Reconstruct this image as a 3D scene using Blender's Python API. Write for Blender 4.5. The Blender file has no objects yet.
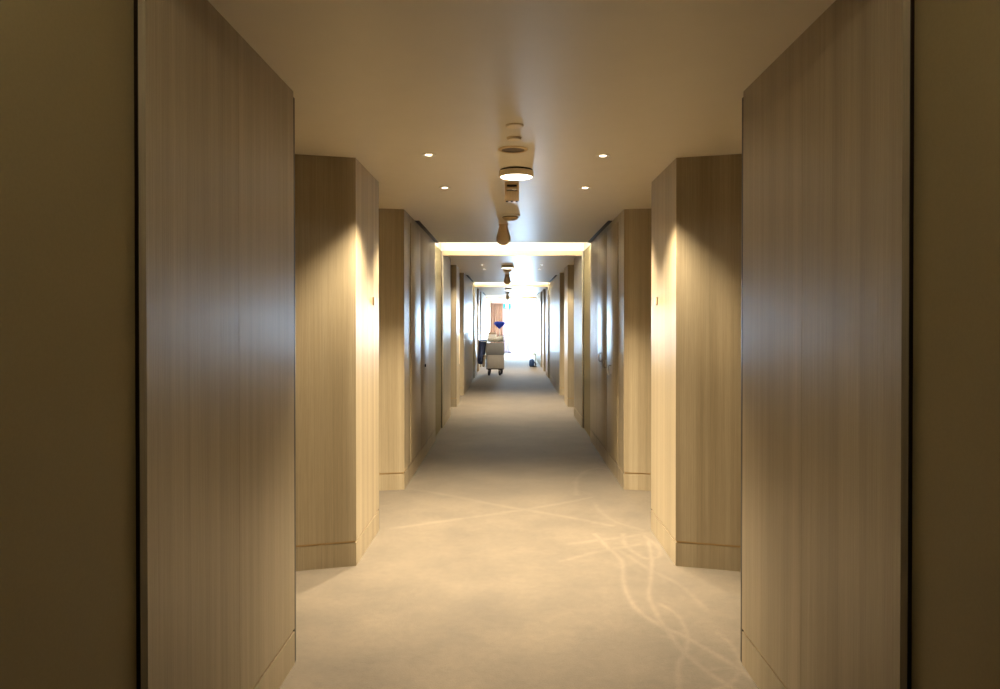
import bpy, bmesh, math, random
from mathutils import Vector, Matrix
random.seed(7)
PI = math.pi
C = bpy.context.scene.collection
SC = bpy.context.scene

# ------------------------------------------------------------------ constants (metres)
EYE = 1.5
XL, XR = -0.945, 1.018          # corridor side planes
CX = (XL + XR) / 2
H = 2.505                       # finished ceiling
HT = 2.70                       # top of the raised light slots
P = [1.95, 10.6, 20.1, 29.9, -6.7]    # portals (the last one is behind the camera)
COVE = [0.85, 9.5, 19.0, 28.8, -7.8]  # where each lowered ceiling stops before a portal
YB, YE = -7.8, 36.0
ND = 0.45                       # depth of the door niches

def srgb(r, g, b):
    f = lambda c: (c/255/12.92) if c/255 <= .04045 else ((c/255+.055)/1.055)**2.4
    return (f(r), f(g), f(b), 1)

# ------------------------------------------------------------------ materials
def mat(name):
    m = bpy.data.materials.new(name); m.use_nodes = True
    nt = m.node_tree; b = nt.nodes['Principled BSDF']
    return m, nt, b
def N(nt, t, **kw):
    n = nt.nodes.new(t)
    for k, v in kw.items():
        if k in n.inputs: n.inputs[k].default_value = v
        else: setattr(n, k, v)
    return n
def simple(name, col, rough=.5, metal=0, noise=.06, scale=30, bump=0, spec=.5):
    m, nt, b = mat(name)
    tc = N(nt, 'ShaderNodeTexCoord')
    nz = N(nt, 'ShaderNodeTexNoise', Scale=scale, Detail=3.0)
    nt.links.new(tc.outputs['Object'], nz.inputs['Vector'])
    mx = N(nt, 'ShaderNodeMix', data_type='RGBA')
    mx.inputs['A'].default_value = tuple(c*(1-noise) for c in col[:3]) + (1,)
    mx.inputs['B'].default_value = tuple(min(1, c*(1+noise)) for c in col[:3]) + (1,)
    nt.links.new(nz.outputs['Fac'], mx.inputs['Factor'])
    nt.links.new(mx.outputs['Result'], b.inputs['Base Color'])
    b.inputs['Roughness'].default_value = rough
    b.inputs['Metallic'].default_value = metal
    b.inputs['Specular IOR Level'].default_value = spec
    if bump:
        bp = N(nt, 'ShaderNodeBump', Strength=bump, Distance=.002)
        nt.links.new(nz.outputs['Fac'], bp.inputs['Height'])
        nt.links.new(bp.outputs['Normal'], b.inputs['Normal'])
    return m
def emit(name, col, strength, base=.6):
    m, nt, b = mat(name)
    b.inputs['Base Color'].default_value = tuple(c*base for c in col[:3]) + (1,)
    b.inputs['Emission Color'].default_value = col
    b.inputs['Emission Strength'].default_value = strength
    return m

def wood_mat():
    """pale taupe veneer: vertical grain, panel to panel change of tone, satin lacquer"""
    m, nt, b = mat('taupe_veneer'); L = nt.links.new
    geo = N(nt, 'ShaderNodeNewGeometry')
    sep = N(nt, 'ShaderNodeSeparateXYZ'); L(geo.outputs['Position'], sep.inputs[0])
    add = N(nt, 'ShaderNodeMath', operation='ADD'); L(sep.outputs['X'], add.inputs[0]); L(sep.outputs['Y'], add.inputs[1])
    sub = N(nt, 'ShaderNodeMath', operation='SUBTRACT'); L(sep.outputs['Y'], sub.inputs[0]); L(sep.outputs['X'], sub.inputs[1])
    def stretched(sx, sy, sz):
        cb = N(nt, 'ShaderNodeCombineXYZ')
        for src, i, k in ((add, 0, sx), (sub, 1, sy), (sep, 2, sz)):
            mu = N(nt, 'ShaderNodeMath', operation='MULTIPLY'); mu.inputs[1].default_value = k
            L(src.outputs['Z'] if src is sep else src.outputs[0], mu.inputs[0]); L(mu.outputs[0], cb.inputs[i])
        return cb
    broad = N(nt, 'ShaderNodeTexNoise', Scale=1.0, Detail=3.0, Roughness=.6); L(stretched(7, 7, .12).outputs[0], broad.inputs['Vector'])
    fine = N(nt, 'ShaderNodeTexNoise', Scale=1.0, Detail=4.0, Roughness=.7); L(stretched(110, 110, 1.6).outputs[0], fine.inputs['Vector'])
    fleck = N(nt, 'ShaderNodeTexNoise', Scale=1.0, Detail=2.0, Roughness=.6); L(stretched(260, 260, 9).outputs[0], fleck.inputs['Vector'])
    r1 = N(nt, 'ShaderNodeValToRGB'); L(broad.outputs['Fac'], r1.inputs[0])
    r1.color_ramp.elements[0].position = .33; r1.color_ramp.elements[0].color = srgb(150, 138, 114)
    r1.color_ramp.elements[1].position = .68; r1.color_ramp.elements[1].color = srgb(176, 164, 140)
    r2 = N(nt, 'ShaderNodeMapRange'); r2.inputs['From Min'].default_value = .3; r2.inputs['From Max'].default_value = .7
    r2.inputs['To Min'].default_value = .86; r2.inputs['To Max'].default_value = 1.09
    L(fine.outputs['Fac'], r2.inputs['Value'])
    r3 = N(nt, 'ShaderNodeMapRange'); r3.inputs['From Min'].default_value = .3; r3.inputs['From Max'].default_value = .7
    r3.inputs['To Min'].default_value = .93; r3.inputs['To Max'].default_value = 1.05
    L(fleck.outputs['Fac'], r3.inputs['Value'])
    mm = N(nt, 'ShaderNodeMath', operation='MULTIPLY'); L(r2.outputs[0], mm.inputs[0]); L(r3.outputs[0], mm.inputs[1])
    sc = N(nt, 'ShaderNodeVectorMath', operation='SCALE'); L(r1.outputs[0], sc.inputs[0]); L(mm.outputs[0], sc.inputs['Scale'])
    L(sc.outputs[0], b.inputs['Base Color'])
    rr = N(nt, 'ShaderNodeMapRange'); rr.inputs['To Min'].default_value = .30; rr.inputs['To Max'].default_value = .44
    L(fine.outputs['Fac'], rr.inputs['Value']); L(rr.outputs[0], b.inputs['Roughness'])
    hs = N(nt, 'ShaderNodeMath', operation='MULTIPLY_ADD'); hs.inputs[1].default_value = .8
    L(broad.outputs['Fac'], hs.inputs[0]); L(fine.outputs['Fac'], hs.inputs[2])
    bp = N(nt, 'ShaderNodeBump', Strength=.22, Distance=.004); L(hs.outputs[0], bp.inputs['Height'])
    L(bp.outputs['Normal'], b.inputs['Normal'])
    return m

def carpet_mat():
    m, nt, b = mat('beige_carpet'); L = nt.links.new
    tc = N(nt, 'ShaderNodeNewGeometry')
    big = N(nt, 'ShaderNodeTexNoise', Scale=2.2, Detail=4.0, Roughness=.6)
    tuft = N(nt, 'ShaderNodeTexNoise', Scale=160.0, Detail=3.0)
    mid = N(nt, 'ShaderNodeTexNoise', Scale=22.0, Detail=4.0, Roughness=.65)
    for n in (big, tuft, mid): L(tc.outputs['Position'], n.inputs['Vector'])
    r = N(nt, 'ShaderNodeValToRGB'); L(big.outputs['Fac'], r.inputs[0])
    r.color_ramp.elements[0].position = .32; r.color_ramp.elements[0].color = srgb(94, 87, 77)
    r.color_ramp.elements[1].position = .68; r.color_ramp.elements[1].color = srgb(112, 103, 90)
    at = N(nt, 'ShaderNodeAttribute', attribute_name='pile_and_light')
    pm = N(nt, 'ShaderNodeMath', operation='MULTIPLY_ADD'); pm.inputs[1].default_value = 1.0; pm.inputs[2].default_value = 1.0
    L(at.outputs['Fac'], pm.inputs[0])
    def rng(src, lo, hi):
        k = N(nt, 'ShaderNodeMapRange'); k.inputs['From Min'].default_value = .3; k.inputs['From Max'].default_value = .7
        k.inputs['To Min'].default_value = lo; k.inputs['To Max'].default_value = hi; L(src.outputs['Fac'], k.inputs['Value']); return k
    a = rng(tuft, .86, 1.12); c = rng(mid, .90, 1.09)
    m1 = N(nt, 'ShaderNodeMath', operation='MULTIPLY'); L(a.outputs[0], m1.inputs[0]); L(c.outputs[0], m1.inputs[1])
    m2 = N(nt, 'ShaderNodeMath', operation='MULTIPLY'); L(m1.outputs[0], m2.inputs[0]); L(pm.outputs[0], m2.inputs[1])
    s = N(nt, 'ShaderNodeVectorMath', operation='SCALE'); L(r.outputs[0], s.inputs[0]); L(m2.outputs[0], s.inputs['Scale'])
    L(s.outputs[0], b.inputs['Base Color'])
    b.inputs['Roughness'].default_value = .8
    b.inputs['Specular IOR Level'].default_value = .35
    b.inputs['Sheen Weight'].default_value = .35; b.inputs['Sheen Roughness'].default_value = .4
    bp = N(nt, 'ShaderNodeBump', Strength=.35, Distance=.004); L(tuft.outputs['Fac'], bp.inputs['Height']); L(bp.outputs['Normal'], b.inputs['Normal'])
    return m

def glass_mat():
    m = bpy.data.materials.new('window_glass'); m.use_nodes = True
    nt = m.node_tree; nt.nodes.clear()
    o = N(nt, 'ShaderNodeOutputMaterial'); mx = N(nt, 'ShaderNodeMixShader')
    t = N(nt, 'ShaderNodeBsdfTransparent', Color=(.96, .98, .98, 1)); g = N(nt, 'ShaderNodeBsdfGlossy', Roughness=.02)
    fr = N(nt, 'ShaderNodeFresnel', IOR=1.45)
    nt.links.new(fr.outputs[0], mx.inputs[0]); nt.links.new(t.outputs[0], mx.inputs[1]); nt.links.new(g.outputs[0], mx.inputs[2])
    nt.links.new(mx.outputs[0], o.inputs[0])
    return m
def cloth_mat(name, col, trans, alpha=1.0, weave=300):
    m = bpy.data.materials.new(name); m.use_nodes = True
    nt = m.node_tree; nt.nodes.clear(); L = nt.links.new
    o = N(nt, 'ShaderNodeOutputMaterial')
    geo = N(nt, 'ShaderNodeNewGeometry'); nz = N(nt, 'ShaderNodeTexNoise', Scale=weave, Detail=2.0); L(geo.outputs['Position'], nz.inputs['Vector'])
    cm = N(nt, 'ShaderNodeMix', data_type='RGBA')
    cm.inputs['A'].default_value = tuple(c*.9 for c in col[:3])+(1,); cm.inputs['B'].default_value = tuple(min(1, c*1.08) for c in col[:3])+(1,)
    L(nz.outputs['Fac'], cm.inputs['Factor'])
    d = N(nt, 'ShaderNodeBsdfDiffuse'); t = N(nt, 'ShaderNodeBsdfTranslucent')
    L(cm.outputs['Result'], d.inputs[0]); L(cm.outputs['Result'], t.inputs[0])
    mx = N(nt, 'ShaderNodeMixShader'); mx.inputs[0].default_value = trans
    L(d.outputs[0], mx.inputs[1]); L(t.outputs[0], mx.inputs[2])
    if alpha < 1:
        tr = N(nt, 'ShaderNodeBsdfTransparent'); m2 = N(nt, 'ShaderNodeMixShader'); m2.inputs[0].default_value = alpha
        L(tr.outputs[0], m2.inputs[1]); L(mx.outputs[0], m2.inputs[2]); L(m2.outputs[0], o.inputs[0])
    else: L(mx.outputs[0], o.inputs[0])
    return m

WARM = (1.0, .80, .53)
M = dict(
    wood=wood_mat(), carpet=carpet_mat(), glass=glass_mat(),
    ceil=simple('ceiling_paint', srgb(228, 220, 203), .40, noise=.03, scale=6, bump=.05),
    olive=simple('olive_wallcovering', srgb(138, 126, 92), .62, noise=.08, scale=120, bump=.15),
    bronze=simple('dark_bronze', srgb(46, 36, 26), .32, .85, scale=60),
    strip=simple('brushed_brass', srgb(176, 150, 110), .28, .9, scale=90),
    cream=simple('cream_paint', srgb(240, 228, 204), .5, noise=.03),
    lintel=simple('shaded_cream_paint', srgb(196, 172, 134), .5, noise=.03),  # cream darkened in its colour, as the lintel catches less slot light
    white=simple('white_plastic', srgb(240, 236, 226), .4, noise=.02),
    beige_p=simple('beige_plastic', srgb(212, 188, 148), .45, noise=.04),
    dome=simple('tan_plastic', srgb(222, 200, 164), .5, noise=.04),
    black=simple('black_plastic', srgb(22, 20, 20), .45, noise=.05),
    grille=simple('grille_metal', srgb(112, 96, 76), .5, .3, noise=.2, scale=400),
    chrome=simple('satin_chrome', srgb(205, 205, 205), .25, 1.0, noise=.02),
    tyre=simple('rubber', srgb(30, 34, 52), .6),
    cart_grey=simple('grey_cart_panel', srgb(124, 121, 120), .5, noise=.08, scale=12),
    cart_beige=simple('beige_cart_panel', srgb(172, 163, 152), .5, noise=.06, scale=12),
    linen=cloth_mat('white_linen', srgb(240, 236, 228), .1),
    blue=simple('blue_microfibre', srgb(30, 60, 180), .9, noise=.3, scale=60, bump=.6),
    navy=cloth_mat('navy_canvas', srgb(70, 78, 108), .05),
    tan_bag=cloth_mat('tan_canvas', srgb(166, 148, 124), .08),
    vac=simple('blue_vacuum_plastic', srgb(42, 74, 128), .4),
    peach=cloth_mat('peach_curtain', srgb(184, 142, 124), .0),
    sheer=cloth_mat('lavender_sheer', srgb(206, 198, 224), .0),
    lamp=emit('lamp_diffuser', (1, .86, .64, 1), 14),
    lens=emit('downlight_lens', (1, .82, .55, 1), 18),
    led=emit('cove_led', (1, .91, .74, 1), 240),
    led_dim=emit('cove_led_dimmed', (1, .86, .62, 1), 20),
    teal=emit('exit_teal', (.0, .36, .46, 1), 1.7, .1),
    pict=emit('exit_white', (.85, 1, 1, 1), 3.0, .3),
)

# ------------------------------------------------------------------ mesh builder
class MB:
    def __init__(s): s.bm = bmesh.new()
    def _add(s, vs, fs, smooth=False):
        v = [s.bm.verts.new(p) for p in vs]
        for f in fs:
            try:
                fc = s.bm.faces.new([v[i] for i in f]); fc.smooth = smooth
            except ValueError: pass
        return v
    def prism(s, poly, z0, z1):
        n = len(poly)
        vs = [(x, y, z0) for x, y in poly] + [(x, y, z1) for x, y in poly]
        fs = [[i, (i+1) % n, n+(i+1) % n, n+i] for i in range(n)] + [list(range(n))[::-1], list(range(n, 2*n))]
        s._add(vs, fs); return s
    def box(s, x0, x1, y0, y1, z0, z1, bev=0, seg=2):
        t = bmesh.new(); bmesh.ops.create_cube(t, size=1)
        for v in t.verts:
            v.co = Vector(((x0+x1)/2+v.co.x*(x1-x0), (y0+y1)/2+v.co.y*(y1-y0), (z0+z1)/2+v.co.z*(z1-z0)))
        if bev: bmesh.ops.bevel(t, geom=t.edges[:], offset=bev, segments=seg, affect='EDGES', profile=.5)
        s.merge(t); return s
    def merge(s, t, mtx=None, smooth=None):
        me = bpy.data.meshes.new('tmp'); t.to_mesh(me); t.free()
        if mtx is not None: me.transform(mtx)
        s.bm.from_mesh(me); bpy.data.meshes.remove(me)
    def lathe(s, prof, c=(0, 0, 0), n=40, axis='Z', smooth=True):
        """prof: (radius, height) pairs, revolved"""
        rings = []; vs = []; fs = []
        for r, h in prof:
            if r < 1e-6: rings.append([len(vs)]); vs.append((0, 0, h))
            else:
                rings.append(list(range(len(vs), len(vs)+n)))
                vs += [(r*math.cos(2*PI*i/n), r*math.sin(2*PI*i/n), h) for i in range(n)]
        for a, b in zip(rings, rings[1:]):
            if len(a) == 1 and len(b) == 1: continue
            for i in range(n):
                j = (i+1) % n
                if len(a) == 1: fs.append([a[0], b[j], b[i]])
                elif len(b) == 1: fs.append([a[i], a[j], b[0]])
                else: fs.append([a[i], a[j], b[j], b[i]])
        R = {'Z': Matrix(), 'X': Matrix.Rotation(PI/2, 4, 'Y'), 'Y': Matrix.Rotation(-PI/2, 4, 'X')}[axis]
        vs = [tuple(R @ Vector(v) + Vector(c)) for v in vs]
        s._add(vs, fs, smooth); return s
    def tube(s, pts, r, n=10, cap=True):
        pts = [Vector(p) for p in pts]; vs = []; fs = []
        up = Vector((0, 0, 1))
        for i, p in enumerate(pts):
            d = (pts[min(i+1, len(pts)-1)] - pts[max(i-1, 0)]).normalized()
            a = d.cross(up) if abs(d.dot(up)) < .95 else d.cross(Vector((1, 0, 0)))
            a.normalize(); b = d.cross(a)
            rr = r[i] if isinstance(r, (list, tuple)) else r
            vs += [tuple(p + a*rr*math.cos(2*PI*k/n) + b*rr*math.sin(2*PI*k/n)) for k in range(n)]
        for i in range(len(pts)-1):
            for k in range(n):
                q = (k+1) % n
                fs.append([i*n+k, i*n+q, (i+1)*n+q, (i+1)*n+k])
        if cap: fs += [list(range(n)), list(range((len(pts)-1)*n, len(pts)*n))[::-1]]
        s._add(vs, fs, True); return s
    def build(s, name, m, parent=None, loc=None, sharp=True):
        bmesh.ops.recalc_face_normals(s.bm, faces=s.bm.faces[:])
        me = bpy.data.meshes.new(name); s.bm.to_mesh(me); s.bm.free()
        if sharp:
            try: me.set_sharp_from_angle(angle=math.radians(38))
            except Exception: pass
        o = bpy.data.objects.new(name, me); me.materials.append(m); C.objects.link(o)
        if parent: o.parent = parent
        if loc: o.location = loc
        return o

def structure(o): o['kind'] = 'structure'; return o
def tag(o, label, cat, group=None):
    o['label'] = label; o['category'] = cat
    if group: o['group'] = group
    return o
def thing(name, label, cat, loc, group=None, rz=0):
    o = bpy.data.objects.new(name, None); C.objects.link(o); o.empty_display_size = .1
    o.location = loc; o.rotation_euler = (0, 0, rz)
    return tag(o, label, cat, group)
def copy_tree(o, loc=None, label=None, parent=None):
    c = o.copy(); C.objects.link(c)
    if parent: c.parent = parent
    if loc: c.location = loc
    if label: c['label'] = label
    for ch in [k for k in bpy.data.objects if k.parent is o]: copy_tree(ch, parent=c)
    return c

# ------------------------------------------------------------------ the shell
SIDES = (('left', XL, -1), ('right', XR, 1))
def grooved(y0, y1, step):
    """points down a wall face from y0 to y1 with fine V joints between the veneer panels"""
    n = max(1, round((y1-y0)/step)); out = []
    for i in range(1, n):
        y = y0 + (y1-y0)*i/n
        out += [(0, y-.0015), (.0015, y), (0, y+.0015)]
    return out
def wall_piece(side, xs, s, foot, joints=None, m='wood', base=True, name=None):
    f2 = lambda pts: [(xs + s*u, y) for u, y in pts]
    face = foot if joints is None else foot[:1] + joints + foot[1:]
    o = MB().prism(f2(face), .155 if base else 0, H).build(name or 'wall_'+side, M[m]); structure(o)
    if base:
        b = MB().prism(f2(foot), 0, .142).build('baseboard_'+side, M['wood']); structure(b)
        # recessed metal reveal between baseboard and panel
        c = Vector((sum(u for u, _ in foot)/len(foot), sum(y for _, y in foot)/len(foot)))
        ins = [(u + (.008 if u < c.x else -.008), y + (.008 if y < c.y else -.008)) for u, y in foot]
        MB().prism(f2(ins), .142, .155).build('reveal_strip', M['strip'], b)
    return o

for side, xs, s in SIDES:
    for k in (0, 1, 2, -1):
        p, nx = P[k], COVE[k+1]
        # recessed wall under the light slot, then the wall just inside the portal
        o = MB().prism([(xs+s*u, y) for u, y in [(.028, COVE[k]), (.028, p), (ND, p), (ND, COVE[k])]], 0, H).build('wall_'+side, M['olive']); structure(o)
        wall_piece(side, xs, s, [(0, p), (0, p+1.33), (ND, p+1.33), (ND, p)], grooved(p, p+1.33, .66))
        o = MB().box(*sorted((xs+s*.019, xs+s*.028)), p-.004, p, 0, H).build('trim_1', M['bronze']); structure(o)
        # the dark metal edge at the mouth of the door niche
        o = MB().box(*sorted((xs+s*.002, xs+s*.03)), p+1.33, p+1.36, .0, H-.02, .003).build('trim_2', M['black']); structure(o)
        # pier with splayed faces
        a = p + 2.65; b = p + 3.45
        wall_piece(side, xs, s, [(0, a), (0, b), (ND, b+.11), (ND, a-.13)], None)
        o = MB().box(*sorted((xs+s*.004, xs+s*.03)), b+.006, b+.03, .0, H-.02, .003).build('trim_3', M['bronze']); structure(o)
        # long wall up to the next light slot
        w = p + 4.75
        wall_piece(side, xs, s, [(0, w), (0, nx), (ND, nx), (ND, w-.09)], grooved(w, nx, .62))
        # niche backs with the room doors
        for n0, n1 in ((p+1.33, a-.13), (b+.11, w-.09)):
            o = MB().box(*sorted((xs+s*(ND-.02), xs+s*(ND+.06))), n0, n1, 0, H).build('wall_'+side, M['wood']); structure(o)
            d = (n0+n1)/2
            dr = MB().box(*sorted((xs+s*(ND-.05), xs+s*(ND-.02))), d-.44, d+.44, .008, 2.1, .002).build('door_1', M['wood']); structure(dr)
            fr = MB()
            for q in (-1, 1): fr.box(*sorted((xs+s*(ND-.06), xs+s*(ND-.02))), *sorted((d+q*.445, d+q*.50)), 0, 2.16, .003)
            fr.box(*sorted((xs+s*(ND-.06), xs+s*(ND-.02))), d-.50, d+.50, 2.105, 2.16, .003)
            fr.build('door_frame', M['bronze'], dr)
            h = MB(); hx = xs+s*(ND-.05); yy = d+.37
            h.lathe([(0, 0), (.026, 0), (.026, .008), (.0, .008)], (hx-s*.008 if s > 0 else hx, yy, 1.0), 20, 'X')
            h.tube([(hx, yy, 1.0), (hx-s*.05, yy, 1.0), (hx-s*.055, yy-.01, 1.0), (hx-s*.055, yy-.12, 1.0)], .009)
            h.build('handle', M['chrome'], dr)
        # black linear slot along the ceiling edge of the long wall
        o = MB().box(*sorted((xs-s*.004, xs-s*.045)), w+.75, nx-.002, H-.006, H+.0, .001).build('trim_4', M['black']); structure(o)
    # lobby
    o = MB().prism([(xs+s*u, y) for u, y in [(.028, COVE[3]), (.028, P[3]), (ND, P[3]), (ND, COVE[3])]], 0, H).build('wall_'+side, M['olive']); structure(o)
wall_piece('left', XL, -1, [(0, P[3]), (0, YE), (ND, YE), (ND, P[3])], grooved(P[3], YE, .62))
wall_piece('right', XR, 1, [(0, P[3]), (0, 30.8), (ND, 30.8), (ND, P[3])], grooved(P[3], 30.8, .62))
wall_piece('right', XR, 1, [(0, 34.0), (0, YE), (ND, YE), (ND, 34.0)])
structure(MB().box(XR, XR+ND, 30.8, 34.0, 2.42, H).build('wall_right', M['wood']))
structure(MB().box(XL-ND, XR+ND, YB-.2, YB, 0, HT).build('wall_rear', M['wood']))
structure(MB().box(XL-ND, XL+.08, YE, YE+.2, 0, HT).build('wall_far', M['cream']))
structure(MB().box(XR-.02, XR+ND, YE, YE+.2, 0, HT).build('wall_far', M['cream']))
structure(MB().box(XL+.08, XR-.02, YE, YE+.2, 2.42, HT).build('wall_far', M['cream']))

# ceilings: lowered fields between the light slots, closed above
xa, xb = XL-ND-.06, XR+ND+.06
for y0, y1 in ((P[-1], COVE[0]), (P[0], COVE[1]), (P[1], COVE[2]), (P[2], COVE[3]), (P[3], YE)):
    structure(MB().box(xa, xb, y0, y1, H, HT).build('ceiling', M['ceil']))
structure(MB().box(xa, xb, YB-.2, YE+.2, HT, HT+.06).build('ceiling', M['ceil']))
for x0, x1 in ((xa, XL-.028), (XR+.028, xb)):
    for k in range(5): structure(MB().box(x0, x1, COVE[k], P[k], H, HT).build('ceiling', M['ceil']))
for k in range(4):
    structure(MB().box(XL-.0, XR+.0, P[k]-.012, P[k]+.05, 2.438, H, .002).build('trim_5', M['lintel']))
    # the lamp that lights the slot, tucked behind the front lip of the ceiling
    t = thing('cove_lamp', ('linear light strip hidden in the ceiling slot above the camera',
        'linear light strip in the bright ceiling slot before the first framed opening',
        'linear light strip in the ceiling slot before the second framed opening',
        'linear light strip in the ceiling slot before the last framed opening')[k], 'light', (CX, COVE[k]+.03, 2.58), 'cove lights')
    MB().box(-.93, .93, -.03, -.008, -.03, .03, .002).build('housing', M['white'], t)
    MB().box(-.92, .92, -.008, .006, -.018, .018, .003).build('diffuser', M['led'] if k else M['led_dim'], t)

# closet doors in the long walls, flush with the panels
for (side, xs, s), y0, pulls_and_glints in ((SIDES[1], 7.05, ((7.50, 'chrome'), (7.86, 'chrome'), (8.30, 'chrome'))), (SIDES[0], 7.10, ((8.28, 'black'),))):
    d = MB()
    for i in range(2):
        d.box(*sorted((xs-s*.005, xs+s*.01)), y0+i*.80+.004, y0+i*.80+.796, .156, 2.44, .002)
    o = structure(d.build('door_2', M['wood']))
    for j, (yy, mm) in enumerate(pulls_and_glints):
        z = 1.02 + .045*j
        h = MB()
        if mm == 'chrome':  # chrome handles stand in for a squiggle of reflection on the right wall
            h.tube([(xs-s*.004, yy, z-.045), (xs-s*.03, yy, z-.045), (xs-s*.034, yy, z-.03), (xs-s*.034, yy, z+.03), (xs-s*.03, yy, z+.045), (xs-s*.004, yy, z+.045)], .007)
        else:
            h.lathe([(0, 0), (.016, 0), (.018, .012), (.0, .014)], (xs+.005, yy, z), 20, 'X')
        h.build('handle', M[mm], o)

# ------------------------------------------------------------------ carpet with vacuum and wheel marks, plus painted arcs of light
def fw(px, py):
    Y = 1125/(py-322); return ((px-510)*Y/750, Y)
MARKS = [  # (polyline on the floor, half width, strength)
    ([fw(*q) for q in ((392, 529), (440, 522), (490, 515), (525, 510), (560, 504), (590, 498))], .030, .30),
    ([fw(*q) for q in ((410, 489), (450, 496), (500, 506), (530, 511), (570, 518), (610, 526))], .028, .28),
    ([(.60, 5.3), (.64, 5.04), (.70, 4.7), (.66, 4.36), (.645, 4.1), (.67, 3.88), (.74, 3.70), (.84, 3.55), (.957, 3.31), (1.02, 3.14)], .016, .36),
    ([(.95, 5.15), (.90, 4.75), (.82, 4.36), (.762, 4.10), (.752, 3.85), (.76, 3.70), (.785, 3.43), (.84, 3.22), (.93, 3.02)], .014, .34),
    ([(.68, 2.95), (.70, 3.1), (.74, 3.28), (.80, 3.40), (.85, 3.58), (.86, 3.72), (.85, 3.85), (.80, 3.98)], .013, .30),
    ([(1.0, 3.62), (1.03, 3.46), (1.01, 3.28), (.96, 3.16), (.89, 3.08), (.82, 3.04)], .013, .26),
    ([fw(*q) for q in ((560, 562), (580, 557), (605, 551), (640, 545))], .022, .24),
    ([(.72, 4.9), (.85, 4.52), (.97, 4.26), (1.02, 3.9)], .018, .22),
    ([(.58, 6.5), (.593, 6.74), (.65, 7.2), (.775, 7.55), (.9, 7.68), (1.0, 7.6)], .022, .30),
    ([(.40, 5.05), (.62, 5.15), (.80, 5.22), (.95, 5.30)], .030, .26),
    ([(.80, 5.30), (.78, 5.0), (.86, 4.75), (.96, 4.80), (.985, 5.0), (.94, 5.25)], .018, .30),  # loop of bright caustic-like light by the pier, painted into the carpet
    ([(.70, 6.2), (.72, 5.9), (.80, 5.6), (.95, 5.4)], .02, .22),
    ([(.86, 3.22), (.95, 3.24), (1.02, 3.18)], .012, .22),
]
segs = []
for pl, w, k in MARKS:
    # smooth the polyline (Catmull-Rom)
    pts = []
    q = [pl[0]] + pl + [pl[-1]]
    for i in range(1, len(q)-2):
        for j in range(5):
            t = j/5; a, b, c, d = (Vector(v) for v in q[i-1:i+3])
            pts.append(.5*((2*b)+(c-a)*t+(2*a-5*b+4*c-d)*t*t+(3*b-a-3*c+d)*t**3))
    pts.append(Vector(pl[-1]))
    segs += [(pts[i], pts[i+1], w, k) for i in range(len(pts)-1)]
gx = .0125
xs_ = [xa] + [XL-.02+gx*i for i in range(int((XR-XL+.06)/gx)+1)] + [xb]
ys_ = [YB-.2, -4, 0, 1.5] + [2.6+.0125*i for i in range(int(5.4/.0125)+1)] + [10+.5*i for i in range(53)] + [YE+.2]
nx_, ny_ = len(xs_), len(ys_)
pile_and_light = [0.0]*(nx_*ny_)
import bisect
for a, b, w, k in segs:
    r = w*2.4
    i0, i1 = bisect.bisect_left(xs_, min(a.x, b.x)-r), bisect.bisect_right(xs_, max(a.x, b.x)+r)
    j0, j1 = bisect.bisect_left(ys_, min(a.y, b.y)-r), bisect.bisect_right(ys_, max(a.y, b.y)+r)
    ab = b-a; L2 = max(ab.length_squared, 1e-9)
    for j in range(j0, j1):
        for i in range(i0, i1):
            p = Vector((xs_[i], ys_[j])); t = max(0, min(1, (p-a).dot(ab)/L2))
            d = (p-(a+ab*t)).length/w
            if d < 2.4:
                v = k*math.exp(-d*d*1.1)
                if v > pile_and_light[j*nx_+i]: pile_and_light[j*nx_+i] = v
fm = bpy.data.meshes.new('floor')
fm.from_pydata([(x, y, 0) for y in ys_ for x in xs_], [], [(j*nx_+i, j*nx_+i+1, (j+1)*nx_+i+1, (j+1)*nx_+i) for j in range(ny_-1) for i in range(nx_-1)])
at = fm.attributes.new('pile_and_light', 'FLOAT', 'POINT'); at.data.foreach_set('value', pile_and_light)
fm.materials.append(M['carpet'])
fo = bpy.data.objects.new('floor', fm); C.objects.link(fo); structure(fo)

# ------------------------------------------------------------------ windows at the far end
def window(name, x0, x1, y0, y1, z0, z1, axis):
    o = MB(); n = 2 if axis == 'x' else 4
    t = .05
    if axis == 'x':
        for i in range(n+1):
            x = x0+(x1-x0)*i/n; o.box(max(x0, x-t/2), min(x1, x+t/2) if i < n else x1, y0, y1, z0, z1, .003)
        for z in (z0, z1-t): o.box(x0, x1, y0+.002, y1-.002, z, z+t, .003)
    else:
        for i in range(n+1):
            y = y0+(y1-y0)*i/n; o.box(x0, x1, max(y0, y-t/2), min(y1, y+t/2) if i < n else y1, z0, z1, .003)
        for z in (z0, z1-t): o.box(x0+.002, x1-.002, y0, y1, z, z+t, .003)
    w = structure(o.build(name, M['white']))
    if axis == 'x': MB().box(x0, x1, (y0+y1)/2-.004, (y0+y1)/2+.004, z0, z1).build('pane', M['glass'], w)
    else: MB().box((x0+x1)/2-.004, (x0+x1)/2+.004, y0, y1, z0, z1).build('pane', M['glass'], w)
window('window_1', XL+.08, XR-.02, YE+.06, YE+.12, 0, 2.42, 'x')
window('window_added', XR+.10, XR+.16, 30.8, 34.0, 0, 2.42, 'y')  # side window added so that daylight floods the lobby floor

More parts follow.
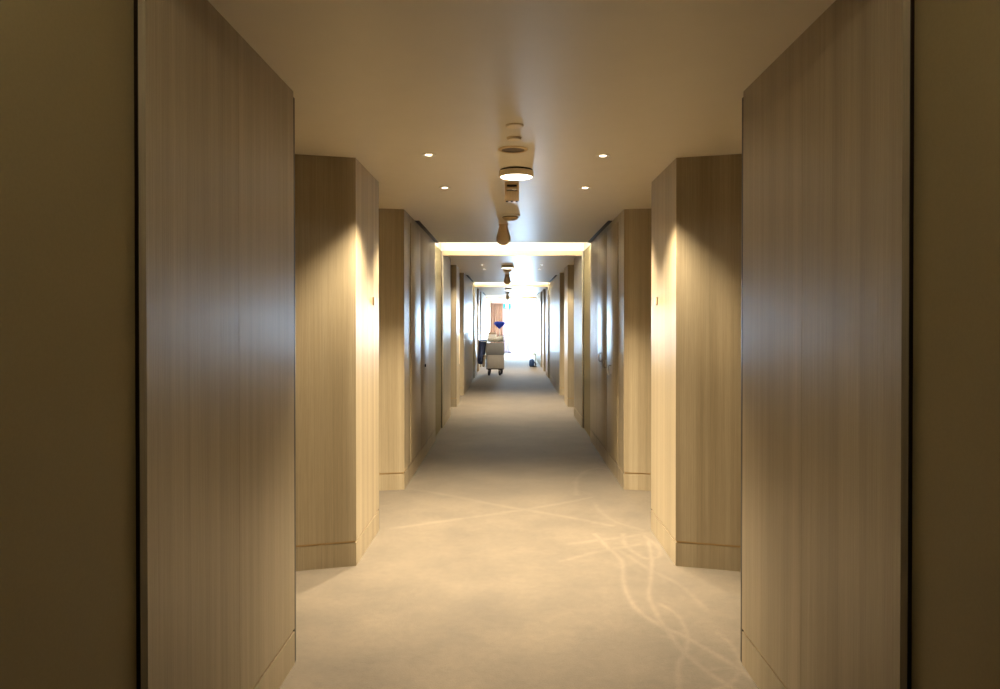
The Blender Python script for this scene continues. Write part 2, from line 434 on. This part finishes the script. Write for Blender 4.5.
def curtain(name, x0, x1, y, m, label, amp, wav):
    t = thing(name, label, 'curtain', ((x0+x1)/2, y, 0)); o = MB(); n = int((x1-x0)/.012); vs = []; fs = []
    zs = [.012+(2.36-.012)*i/14 for i in range(15)]
    w = x1-x0
    for z in zs:
        for i in range(n+1):
            u = i/n; f = .75+.25*(1-z/2.4)
            vs.append((-w/2+w*u, amp*f*math.sin(2*PI*u*w/wav+.5*math.sin(u*9)) + .25*amp*math.sin(u*31+z), z))
    for j in range(14):
        for i in range(n): fs.append([j*(n+1)+i, j*(n+1)+i+1, (j+1)*(n+1)+i+1, (j+1)*(n+1)+i])
    o._add(vs, fs, True)
    ob = o.build('drape', M[m], t, sharp=False)
    sol = ob.modifiers.new('thickness', 'SOLIDIFY'); sol.thickness = .003
    MB().box(-w/2, w/2, -amp*1.1, amp*1.1, 2.345, 2.40, .004).build('heading_tape', M[m], t)
    return t
curtain('curtain', XL+.02, -.34, 35.78, 'peach', 'peach pleated curtain drawn across the far window behind the cart', .035, .12)
curtain('sheer_curtain', -.36, .06, 35.90, 'sheer', 'pale lavender sheer curtain hanging beside the peach curtain', .02, .08)
r = MB().tube([(XL+.01, 35.84, 2.43), (XR-.01, 35.84, 2.43)], .014).tube([(XL+.2, 35.84, 2.43), (XL+.2, 35.84, H)], .008).tube([(XR-.2, 35.84, 2.43), (XR-.2, 35.84, H)], .008)
tag(r.build('curtain_rail', M['white']), 'white curtain rail across the top of the far window', 'curtain rail')

# ------------------------------------------------------------------ ceiling fittings
SP = []
def spot(parent, energy):
    l = bpy.data.lights.new('downlight_beam', 'SPOT'); l.energy = energy; l.color = WARM
    l.spot_size = math.radians(104); l.spot_blend = .6; l.shadow_soft_size = .02
    o = bpy.data.objects.new('downlight_beam', l); C.objects.link(o); o.parent = parent; o.location = (0, 0, -.012)
DX = .525
def make_downlight(loc, label):
    t = thing('downlight', label, 'light', loc, 'recessed downlights')
    MB().lathe([(.020, -.001), (.024, -.003), (.040, -.005), (.043, -.003), (.043, 0), (.020, 0), (.020, -.001)], n=36).build('trim_ring', M['white'], t)
    MB().lathe([(0, -.003), (.016, -.003), (.019, -.001), (.019, 0), (0, 0)], n=30).build('lens', M['lens'], t)
    return t
dl_names = {-1: 'x', 0: 'round lamp', 1: 'first framed opening', 2: 'second framed opening'}
first = None
for k in (0, 1, 2, -1):
    for j, dy in enumerate((2.59, 3.67)):
        for s, w in ((-1, 'left'), (1, 'right')):
            if k == 0:
                lab = 'small recessed downlight %s of the round surface lamp, in the pair %s it' % (w, ('before', 'behind')[j])
            else:
                lab = 'small recessed downlight near the %s wall beyond the %s, in its %s pair' % (w, dl_names[k], ('first', 'second')[j])
            if k == -1: lab = 'small recessed downlight near the %s wall behind the viewer, in its %s pair' % (w, ('first', 'second')[j])
            loc = (CX + s*DX, P[k]+dy-(.025 if s < 0 and j == 0 else 0), H)
            if first is None: first = t = make_downlight(loc, lab)
            else: t = copy_tree(first, loc, lab)
            SP.append(t)
for i, t in enumerate(SP): spot(t, ((380, 300, 380, 320)[i] if i < 4 else (190, 170, 100)[i//4-1]))

g = 'round surface ceiling lamps'
def ceiling_lamp(loc, label):
    t = thing('ceiling_lamp', label, 'light', loc, g)
    MB().lathe([(0, 0), (.1075, 0), (.1075, -.0102), (.0, -.0102)], n=48).build('base', M['bronze'], t)
    MB().lathe([(.106, -.010), (.113, -.010), (.113, -.046), (.110, -.048), (.104, -.048), (.104, -.012), (.106, -.010)], n=48).build('rim', M['cream'], t)
    MB().lathe([(0, -.047), (.103, -.047), (.103, -.04), (0, -.04)], n=48).build('diffuser', M['lamp'], t)
    return t
lamp = ceiling_lamp((.042, 4.97, H), 'round white surface ceiling lamp glowing between the first downlights')
copy_tree(lamp, (-.04, 13.4, H), 'round surface ceiling lamp just beyond the first framed opening')
copy_tree(lamp, (-.04, 22.6, H), 'round surface ceiling lamp beyond the second framed opening')

def disc(name, loc, r, h, label, cat, m='cream'):
    t = thing(name, label, cat, loc)
    MB().lathe([(0, 0), (r, 0), (r, -h*.5), (r*.9, -h), (0, -h)], n=36).build('cover_plate', M[m], t)
    MB().lathe([(r*.92, -.0005), (r*1.08, -.0005), (r*1.08, -.004), (r*.92, -.004), (r*.92, -.0005)], n=36).build('edge_ring', M['dome'], t)  # thin tan ring round the edge of the cover
    return t
disc('ceiling_sprinkler_cover', (.024, 3.84, H), .043, .009, 'round flat cream sprinkler cover, closest to the viewer on the ceiling centre line', 'sprinkler cover')
disc('ceiling_sprinkler_cover', (.022, 4.10, H), .038, .012, 'small cream sprinkler cover between the first cover and the speaker grille', 'sprinkler cover')
t = thing('ceiling_speaker', 'round recessed ceiling speaker with dark grille before the round lamp', 'speaker', (.018, 4.37, H))
MB().lathe([(.066, 0), (.086, 0), (.086, -.004), (.080, -.008), (.068, -.008), (.066, 0)], n=44).build('rim', M['dome'], t)
MB().lathe([(0, -.004), (.067, -.004), (.067, 0), (0, 0)], n=44).build('grille', M['grille'], t)

t = thing('emergency_light', 'small beige box fitting with a black slot hanging from the ceiling behind the round lamp', 'ceiling fitting', (.013, 5.42, H))
MB().box(-.052, .052, -.03, .03, -.135, 0, .006).build('body', M['beige_p'], t)
MB().box(-.036, .036, -.034, -.028, -.034, -.020, .001).build('slot', M['black'], t)
MB().box(-.040, .040, -.040, -.028, -.066, -.046, .005).build('lens', M['chrome'], t)
sl = MB()
for i in range(5):
    for j in range(7): sl.box(-.037+j*.0115-.003, -.037+j*.0115+.003, -.0335, -.029, -.124+i*.011, -.118+i*.011)
sl.build('vent_grille', M['dome'], t)
ft = MB()
for x in (-.035, 0, .035): ft.box(x-.008, x+.008, -.02, .0, -.141, -.134, .002)
ft.build('feet', M['black'], t)

def detector(loc, label):
    t = thing('smoke_detector', label, 'smoke detector', loc, 'smoke detectors')
    MB().lathe([(0, 0), (.088, 0), (.090, -.010), (.084, -.016), (0, -.016)], n=44).build('base', M['white'], t)
    MB().lathe([(.070, -.014), (.074, -.03), (.062, -.044), (.035, -.054), (0, -.056)], n=44).build('cap', M['beige_p'], t)
    MB().lathe([(.0745, -.020), (.0765, -.020), (.0765, -.026), (.0745, -.026), (.0745, -.020)], n=44).build('vent_ring', M['black'], t)
    return t
det = detector((.006, 7.05, H), 'round white smoke detector behind the beige box fitting')
copy_tree(det, (-.045, 14.3, H), 'round smoke detector beyond the first framed opening, by the second lamp')
copy_tree(det, (-.09, 25.3, H), 'tiny round smoke detector beyond the second framed opening')

def pendant(loc, label):
    t = thing('pendant_sensor', label, 'ceiling fitting', loc, 'hanging tan domes')
    MB().lathe([(0, 0), (.052, 0), (.052, -.006), (.044, -.014), (0, -.014)], n=32).build('canopy', M['dome'], t)
    MB().lathe([(.042, -.010), (.048, -.035), (.058, -.075), (.070, -.115), (.075, -.145), (.070, -.172), (.052, -.196), (.025, -.210), (0, -.213)], n=40).build('dome', M['dome'], t)
    return t
pd = pendant((-.068, 7.75, H), 'tan drop-shaped dome hanging just before the first bright ceiling slot')
copy_tree(pd, (-.058, 15.9, H), 'tan drop-shaped dome hanging in the second stretch before the next slot')
copy_tree(pd, (-.09, 27.0, H), 'small drop-shaped dome hanging above the cart before the exit sign')

# exit sign
t = thing('exit_sign', 'teal lit exit sign with running figure hanging from ceiling near the far end', 'exit sign', (-.13, 30.4, H))
MB().tube([(-.09, 0, 0), (-.09, 0, -.275)], .006).build('rod', M['chrome'], t)
MB().tube([(.09, 0, 0), (.09, 0, -.275)], .006).build('rod', M['chrome'], t)
MB().lathe([(0, 0), (.05, 0), (.05, -.02), (.0, -.03)], (0, 0, 0), 24).build('mounting_plate', M['black'], t)
MB().box(-.16, .16, -.022, .022, -.285, -.262, .004).build('top_rail', M['chrome'], t)
MB().box(-.155, .155, -.012, .012, -.47, -.285, .003).build('panel', M['teal'], t)
pg = MB()
yv = -.0145
pg.box(.022, .066, yv, -.0115, -.455, -.30)                      # doorway
pg.lathe([(0, 0), (.014, 0), (.014, .003), (0, .003)], (-.0156, yv, -.315), 18, 'Y')
def limb(a, b, w):
    a = Vector((a[0], a[1])); b = Vector((b[0], b[1])); d = (b-a).normalized(); nn = Vector((-d.y, d.x))*w
    q = [Vector((v.x*.72-.012, v.y)) for v in (a+nn, b+nn, b-nn, a-nn)]
    pg._add([(v.x, yv, v.y) for v in q]+[(v.x, -.0115, v.y) for v in q], [[0, 1, 2, 3], [7, 6, 5, 4], [0, 4, 5, 1], [1, 5, 6, 2], [2, 6, 7, 3], [3, 7, 4, 0]])
for a, b, w in (((-.012, -.335), (-.030, -.395), .014), ((-.03, -.395), (.008, -.415), .009), ((.008, -.415), (.0, -.452), .008),
                ((-.03, -.395), (-.055, -.43), .009), ((-.055, -.43), (-.09, -.43), .008), ((-.01, -.338), (.025, -.36), .007), ((.025, -.36), (.038, -.345), .006),
                ((-.015, -.338), (-.05, -.345), .007), ((-.05, -.345), (-.062, -.375), .006)): limb(a, b, w)
pg.build('pictogram', M['pict'], t)

# room number plates on the piers
for s, x, lab in ((-1, XL, 'small square brass room plate on the left pier beside the niche'), (1, XR, 'small square brass room plate on the right pier beside the niche')):
    t = thing('room_sign', lab, 'room sign', (x, 5.21, 1.645))
    MB().box(*sorted((0, -s*.006)), -.045, .045, -.028, .028, .002).build('plate', M['strip'], t)
    MB().box(*sorted((-s*.006, -s*.009)), -.036, .036, -.019, .019, .001).build('face', M['dome'], t)
for s, x, lab in ((-1, XL, 'small card reader plate on the left pier beyond the first framed opening'),):
    t = thing('room_sign', lab, 'room sign', (x, 13.95, 1.0))
    MB().box(*sorted((0, -s*.008)), -.05, .05, -.28, .28, .002).build('plate', M['cream'], t)

# ------------------------------------------------------------------ housekeeping cart
ct = thing('housekeeping_cart', 'beige and grey housekeeping cart loaded with linen standing in the corridor', 'cart', (-.415, 20.95, 0))
W, D = .25, .74      # half width, length
MB().box(-W, W, 0, D, .174, .20, .010).build('base_deck', M['black'], ct)
for sx in (-1, 1):
    MB().box(*sorted((sx*W, sx*(W-.016))), .012, D, .20, .97, .004).build('side_panel', M['cart_grey'], ct)
fp = MB(); fp.box(-W+.03, W-.004, -.012, .012, .20, .57, .006)
for i in range(1, 6): fp.box(-W+.03+i*.077-.002, -W+.03+i*.077+.002, -.0150, -.011, .22, .55)
fp.build('lower_panel', M['cart_beige'], ct)
up = MB(); up.box(-W, W, -.022, .012, .575, .925, .010)
up.box(-W+.02, W-.02, -.028, -.020, .605, .89, .006); up.build('upper_panel', M['cart_grey'], ct)
MB().box(-W+.016, W-.016, .012, D-.012, .56, .575).build('shelf', M['cart_beige'], ct)
MB().box(-W-.012, W+.012, -.03, D+.012, .94, .972, .012).build('top_tray', M['cart_grey'], ct)
MB().tube([(-W+.02, -.02, .972), (-W+.02, -.02, 1.05), (-W+.02, -.02, 1.06), (W-.02, -.02, 1.06), (W-.02, -.02, .972)], .009).build('front_rail', M['chrome'], ct)
MB().tube([(-W+.02, D-.02, .972), (-W+.02, D-.02, 1.12), (W-.02, D-.02, 1.12), (W-.02, D-.02, .972)], .011).build('push_handle', M['black'], ct)
MB().tube([(-W, .05, .95), (-W-.17, .05, .97), (-W-.19, .08, .97), (-W-.19, .5, .97), (-W-.17, .54, .97), (-W, .54, .95)], .010).build('bag_frame', M['chrome'], ct)
for sx, y in ((-.17, .05), (.13, .05), (-.17, D-.06), (.17, D-.06)):
    w = MB()
    w.lathe([(.020, -.03), (.060, -.03), (.074, -.018), (.074, .018), (.060, .03), (.020, .03), (.020, -.03)], (sx, y, .074), 28, 'X')
    wo = w.build('wheel', M['tyre'], ct)
    MB().lathe([(0, -.032), (.02, -.032), (.02, .032), (0, .032)], (sx, y, .074), 18, 'X').build('hub', M['cart_grey'], wo)
    f = MB()
    for q in (-1, 1): f.box(*sorted((sx+q*.033, sx+q*.040)), y-.020, y+.020, .055, .158, .002)
    f.box(sx-.040, sx+.040, y-.03, y+.03, .152, .175, .003); f.build('fork', M['black'], wo)

# bags on the frame
def bag(name, x, y, z0, z1, rx, ry, m, label, lean=0):
    t = thing(name, label, 'bag', (x, y, 0)); o = MB(); n = 36; rows = 14; vs = []; fs = []
    for j in range(rows+1):
        v = j/rows; z = z0+(z1-z0)*v
        f = (.55+.45*min(1, v*3.2)**.5)*(1+.08*math.sin(v*9)) * (1 - .12*v)
        for i in range(n):
            a = 2*PI*i/n; wob = 1+.06*math.sin(a*7+v*3)+.04*math.sin(a*11-v*8)
            vs.append((rx*f*wob*math.cos(a)+lean*(1-v), ry*f*wob*math.sin(a), z))
    for j in range(rows):
        for i in range(n): fs.append([j*n+i, j*n+(i+1) % n, (j+1)*n+(i+1) % n, (j+1)*n+i])
    fs.append(list(range(n))[::-1]); o._add(vs, fs, True)
    ob = o.build('sack', M[m], t, sharp=False)
    s = ob.modifiers.new('sub', 'SUBSURF'); s.levels = 1; s.render_levels = 1
    MB().tube([(rx*.86*math.cos(2*PI*i/24), ry*.86*math.sin(2*PI*i/24), z1) for i in range(25)], .012, cap=False).build('rim_hem', M[m], t)
    return t
bag('laundry_bag', -.415-W-.11, 21.24, .30, .985, .115, .21, 'navy', 'dark navy laundry bag hanging off the left of the cart', -.05)
bag('linen_sack', -.415-W-.045, 20.98, .24, .56, .042, .06, 'tan_bag', 'small tan cloth sack hanging low at the corner of the cart', -.03)

# linen on top: folded towels, each a thing
def folded(x, y, z, w, d, h, label, m='linen', rz=0.0, name='folded_towel', cat='towel'):
    t = thing(name, label, cat, (x, y, z), None, rz); o = MB()
    n = 3
    for i in range(n):
        o.box(-w/2, w/2, -d/2+.004*i, d/2-.003*i, h*i/n+.001, h*(i+1)/n-.001, min(.012, h/n*.42), 3)
    o.build('fold', M[m], t); return t
folded(-.50, 21.18, .972, .26, .34, .10, 'thick folded white towel at the left front of the cart top')
folded(-.505, 21.19, 1.074, .24, .30, .075, 'folded cream towel on top of the left stack on the cart', 'linen', .08)
folded(-.51, 21.18, 1.151, .20, .26, .055, 'smallest folded cloth topping the left stack on the cart', 'tan_bag', -.1)
folded(-.265, 21.42, .972, .16, .30, .13, 'folded white sheet at the rear right of the cart top', 'linen', .05, 'folded_sheet', 'sheet')
# cloth draped over the front rail
o = MB(); vs = []; fs = []; nx2, rows = 30, [(-.005, 1.00), (-.036, 1.005), (-.043, 1.045), (-.036, 1.074), (-.018, 1.080), (.0, 1.07), (.008, 1.04), (.010, .985)]
for j, (yy, z) in enumerate(rows[1:]):
    for i in range(nx2+1):
        u = i/nx2; sag = -.055*abs(math.sin(u*PI*1.0))*(1 if j < 1 else 0) - .02*(j < 1)*math.sin(u*13)
        vs.append((-.20+.40*u, yy+.004*math.sin(u*40+j), z+sag))
for j in range(len(rows)-2):
    for i in range(nx2): fs.append([j*(nx2+1)+i, j*(nx2+1)+i+1, (j+1)*(nx2+1)+i+1, (j+1)*(nx2+1)+i])
o._add(vs, fs, True); ob = o.build('draped_cloth', M['linen'], None, (-.415, 20.95, 0), sharp=False)
ob.modifiers.new('thickness', 'SOLIDIFY').thickness = .006
tag(ob, 'white cloth draped over the front rail of the cart', 'cloth')
# duster standing in the cart
t = thing('feather_duster', 'blue fan-shaped duster with white handle standing upright in the cart', 'duster', (-.30, 21.15, .975))
MB().tube([(0, 0, 0), (0, 0, .36)], [.012, .010]).build('handle', M['white'], t)
o = MB(); vs = []; fs = []; nn = 32
prof = [(.012, .33), (.035, .36), (.085, .41), (.135, .46), (.145, .49), (.125, .515), (.07, .53), (0, .535)]
for r_, z in prof[:-1]:
    for i in range(nn):
        a = 2*PI*i/nn; wv = 1+.09*math.sin(a*8+z*40)+.06*math.sin(a*13)
        vs.append((r_*wv*math.cos(a), .62*r_*wv*math.sin(a), z+.012*math.sin(a*5)*(r_ > .05)))
vs.append((0, 0, .535))
for j in range(len(prof)-2):
    for i in range(nn): fs.append([j*nn+i, j*nn+(i+1) % nn, (j+1)*nn+(i+1) % nn, (j+1)*nn+i])
for i in range(nn): fs.append([(len(prof)-2)*nn+i, (len(prof)-2)*nn+(i+1) % nn, len(vs)-1])
fs.append(list(range(nn))[::-1])
o._add(vs, fs, True); o.build('head', M['blue'], t, sharp=False)

# canister vacuum by the far right wall
t = thing('vacuum_cleaner', 'small blue vacuum cleaner on the floor by the right wall in the bright far end', 'vacuum cleaner', (.76, 25.0, 0), None, .15)
o = MB(); o.lathe([(0, .03), (.075, .03), (.088, .05), (.088, .17), (.080, .22), (.055, .25), (0, .262)], (-.035, 0, 0), 32); o.build('body', M['vac'], t)
MB().tube([(-.07, 0, .25), (-.06, 0, .285), (-.035, 0, .295), (-.01, 0, .285), (0, 0, .25)], .009).build('handle', M['black'], t)
MB().tube([(.035, 0, .16), (.075, -.02, .15), (.10, -.03, .10), (.09, -.06, .04), (.04, -.11, .025), (-.02, -.13, .03), (-.05, -.13, .03)], .016).build('hose', M['black'], t)
MB().tube([(.085, .02, .02), (.095, .02, .45)], .012).build('wand', M['chrome'], t)
MB().box(.035, .135, -.005, .045, 0, .028, .008).build('floor_nozzle', M['vac'], t)
for sx, sy in ((-.09, -.06), (.03, -.06), (-.03, .07)):
    MB().lathe([(0, -.012), (.028, -.012), (.030, 0), (.028, .012), (0, .012)], (sx, sy, .030), 20, 'X').build('wheel', M['black'], t)

# ------------------------------------------------------------------ light
w = bpy.data.worlds.new('daylight'); SC.world = w; w.use_nodes = True
bg = w.node_tree.nodes['Background']; bg.inputs[0].default_value = (.56, .76, 1.0, 1); bg.inputs[1].default_value = 120
def portal(loc, rot, sx, sy):
    l = bpy.data.lights.new('window_portal', 'AREA'); l.shape = 'RECTANGLE'; l.size = sx; l.size_y = sy
    l.cycles.is_portal = True
    o = bpy.data.objects.new('window_portal', l); C.objects.link(o); o.location = loc; o.rotation_euler = rot
portal(((XL+XR)/2, YE+.22, 1.21), (-PI/2, 0, 0), 1.9, 2.42)
portal((XR+ND+.02, 32.4, 1.21), (0, PI/2, 0), 2.42, 3.2)

# ------------------------------------------------------------------ camera and view
cam = bpy.data.cameras.new('camera'); co = bpy.data.objects.new('camera', cam); C.objects.link(co)
cam.sensor_width = 36; cam.lens = 27.0
pitch = math.radians(.5)
co.location = (0, 0, EYE); co.rotation_euler = (PI/2 - pitch, 0, 0)
cam.shift_x = -.010; cam.shift_y = -.0160
cam.clip_start = .02
SC.camera = co
vs_ = SC.view_settings
vs_.view_transform = 'Standard'; vs_.look = 'None'; vs_.gamma = 1; vs_.exposure = .12; vs_.use_curve_mapping = False
cy = SC.cycles
cy.max_bounces = 14; cy.diffuse_bounces = 8; cy.glossy_bounces = 6; cy.transparent_max_bounces = 12
cy.sample_clamp_indirect = 8.0
cy.use_denoising = True
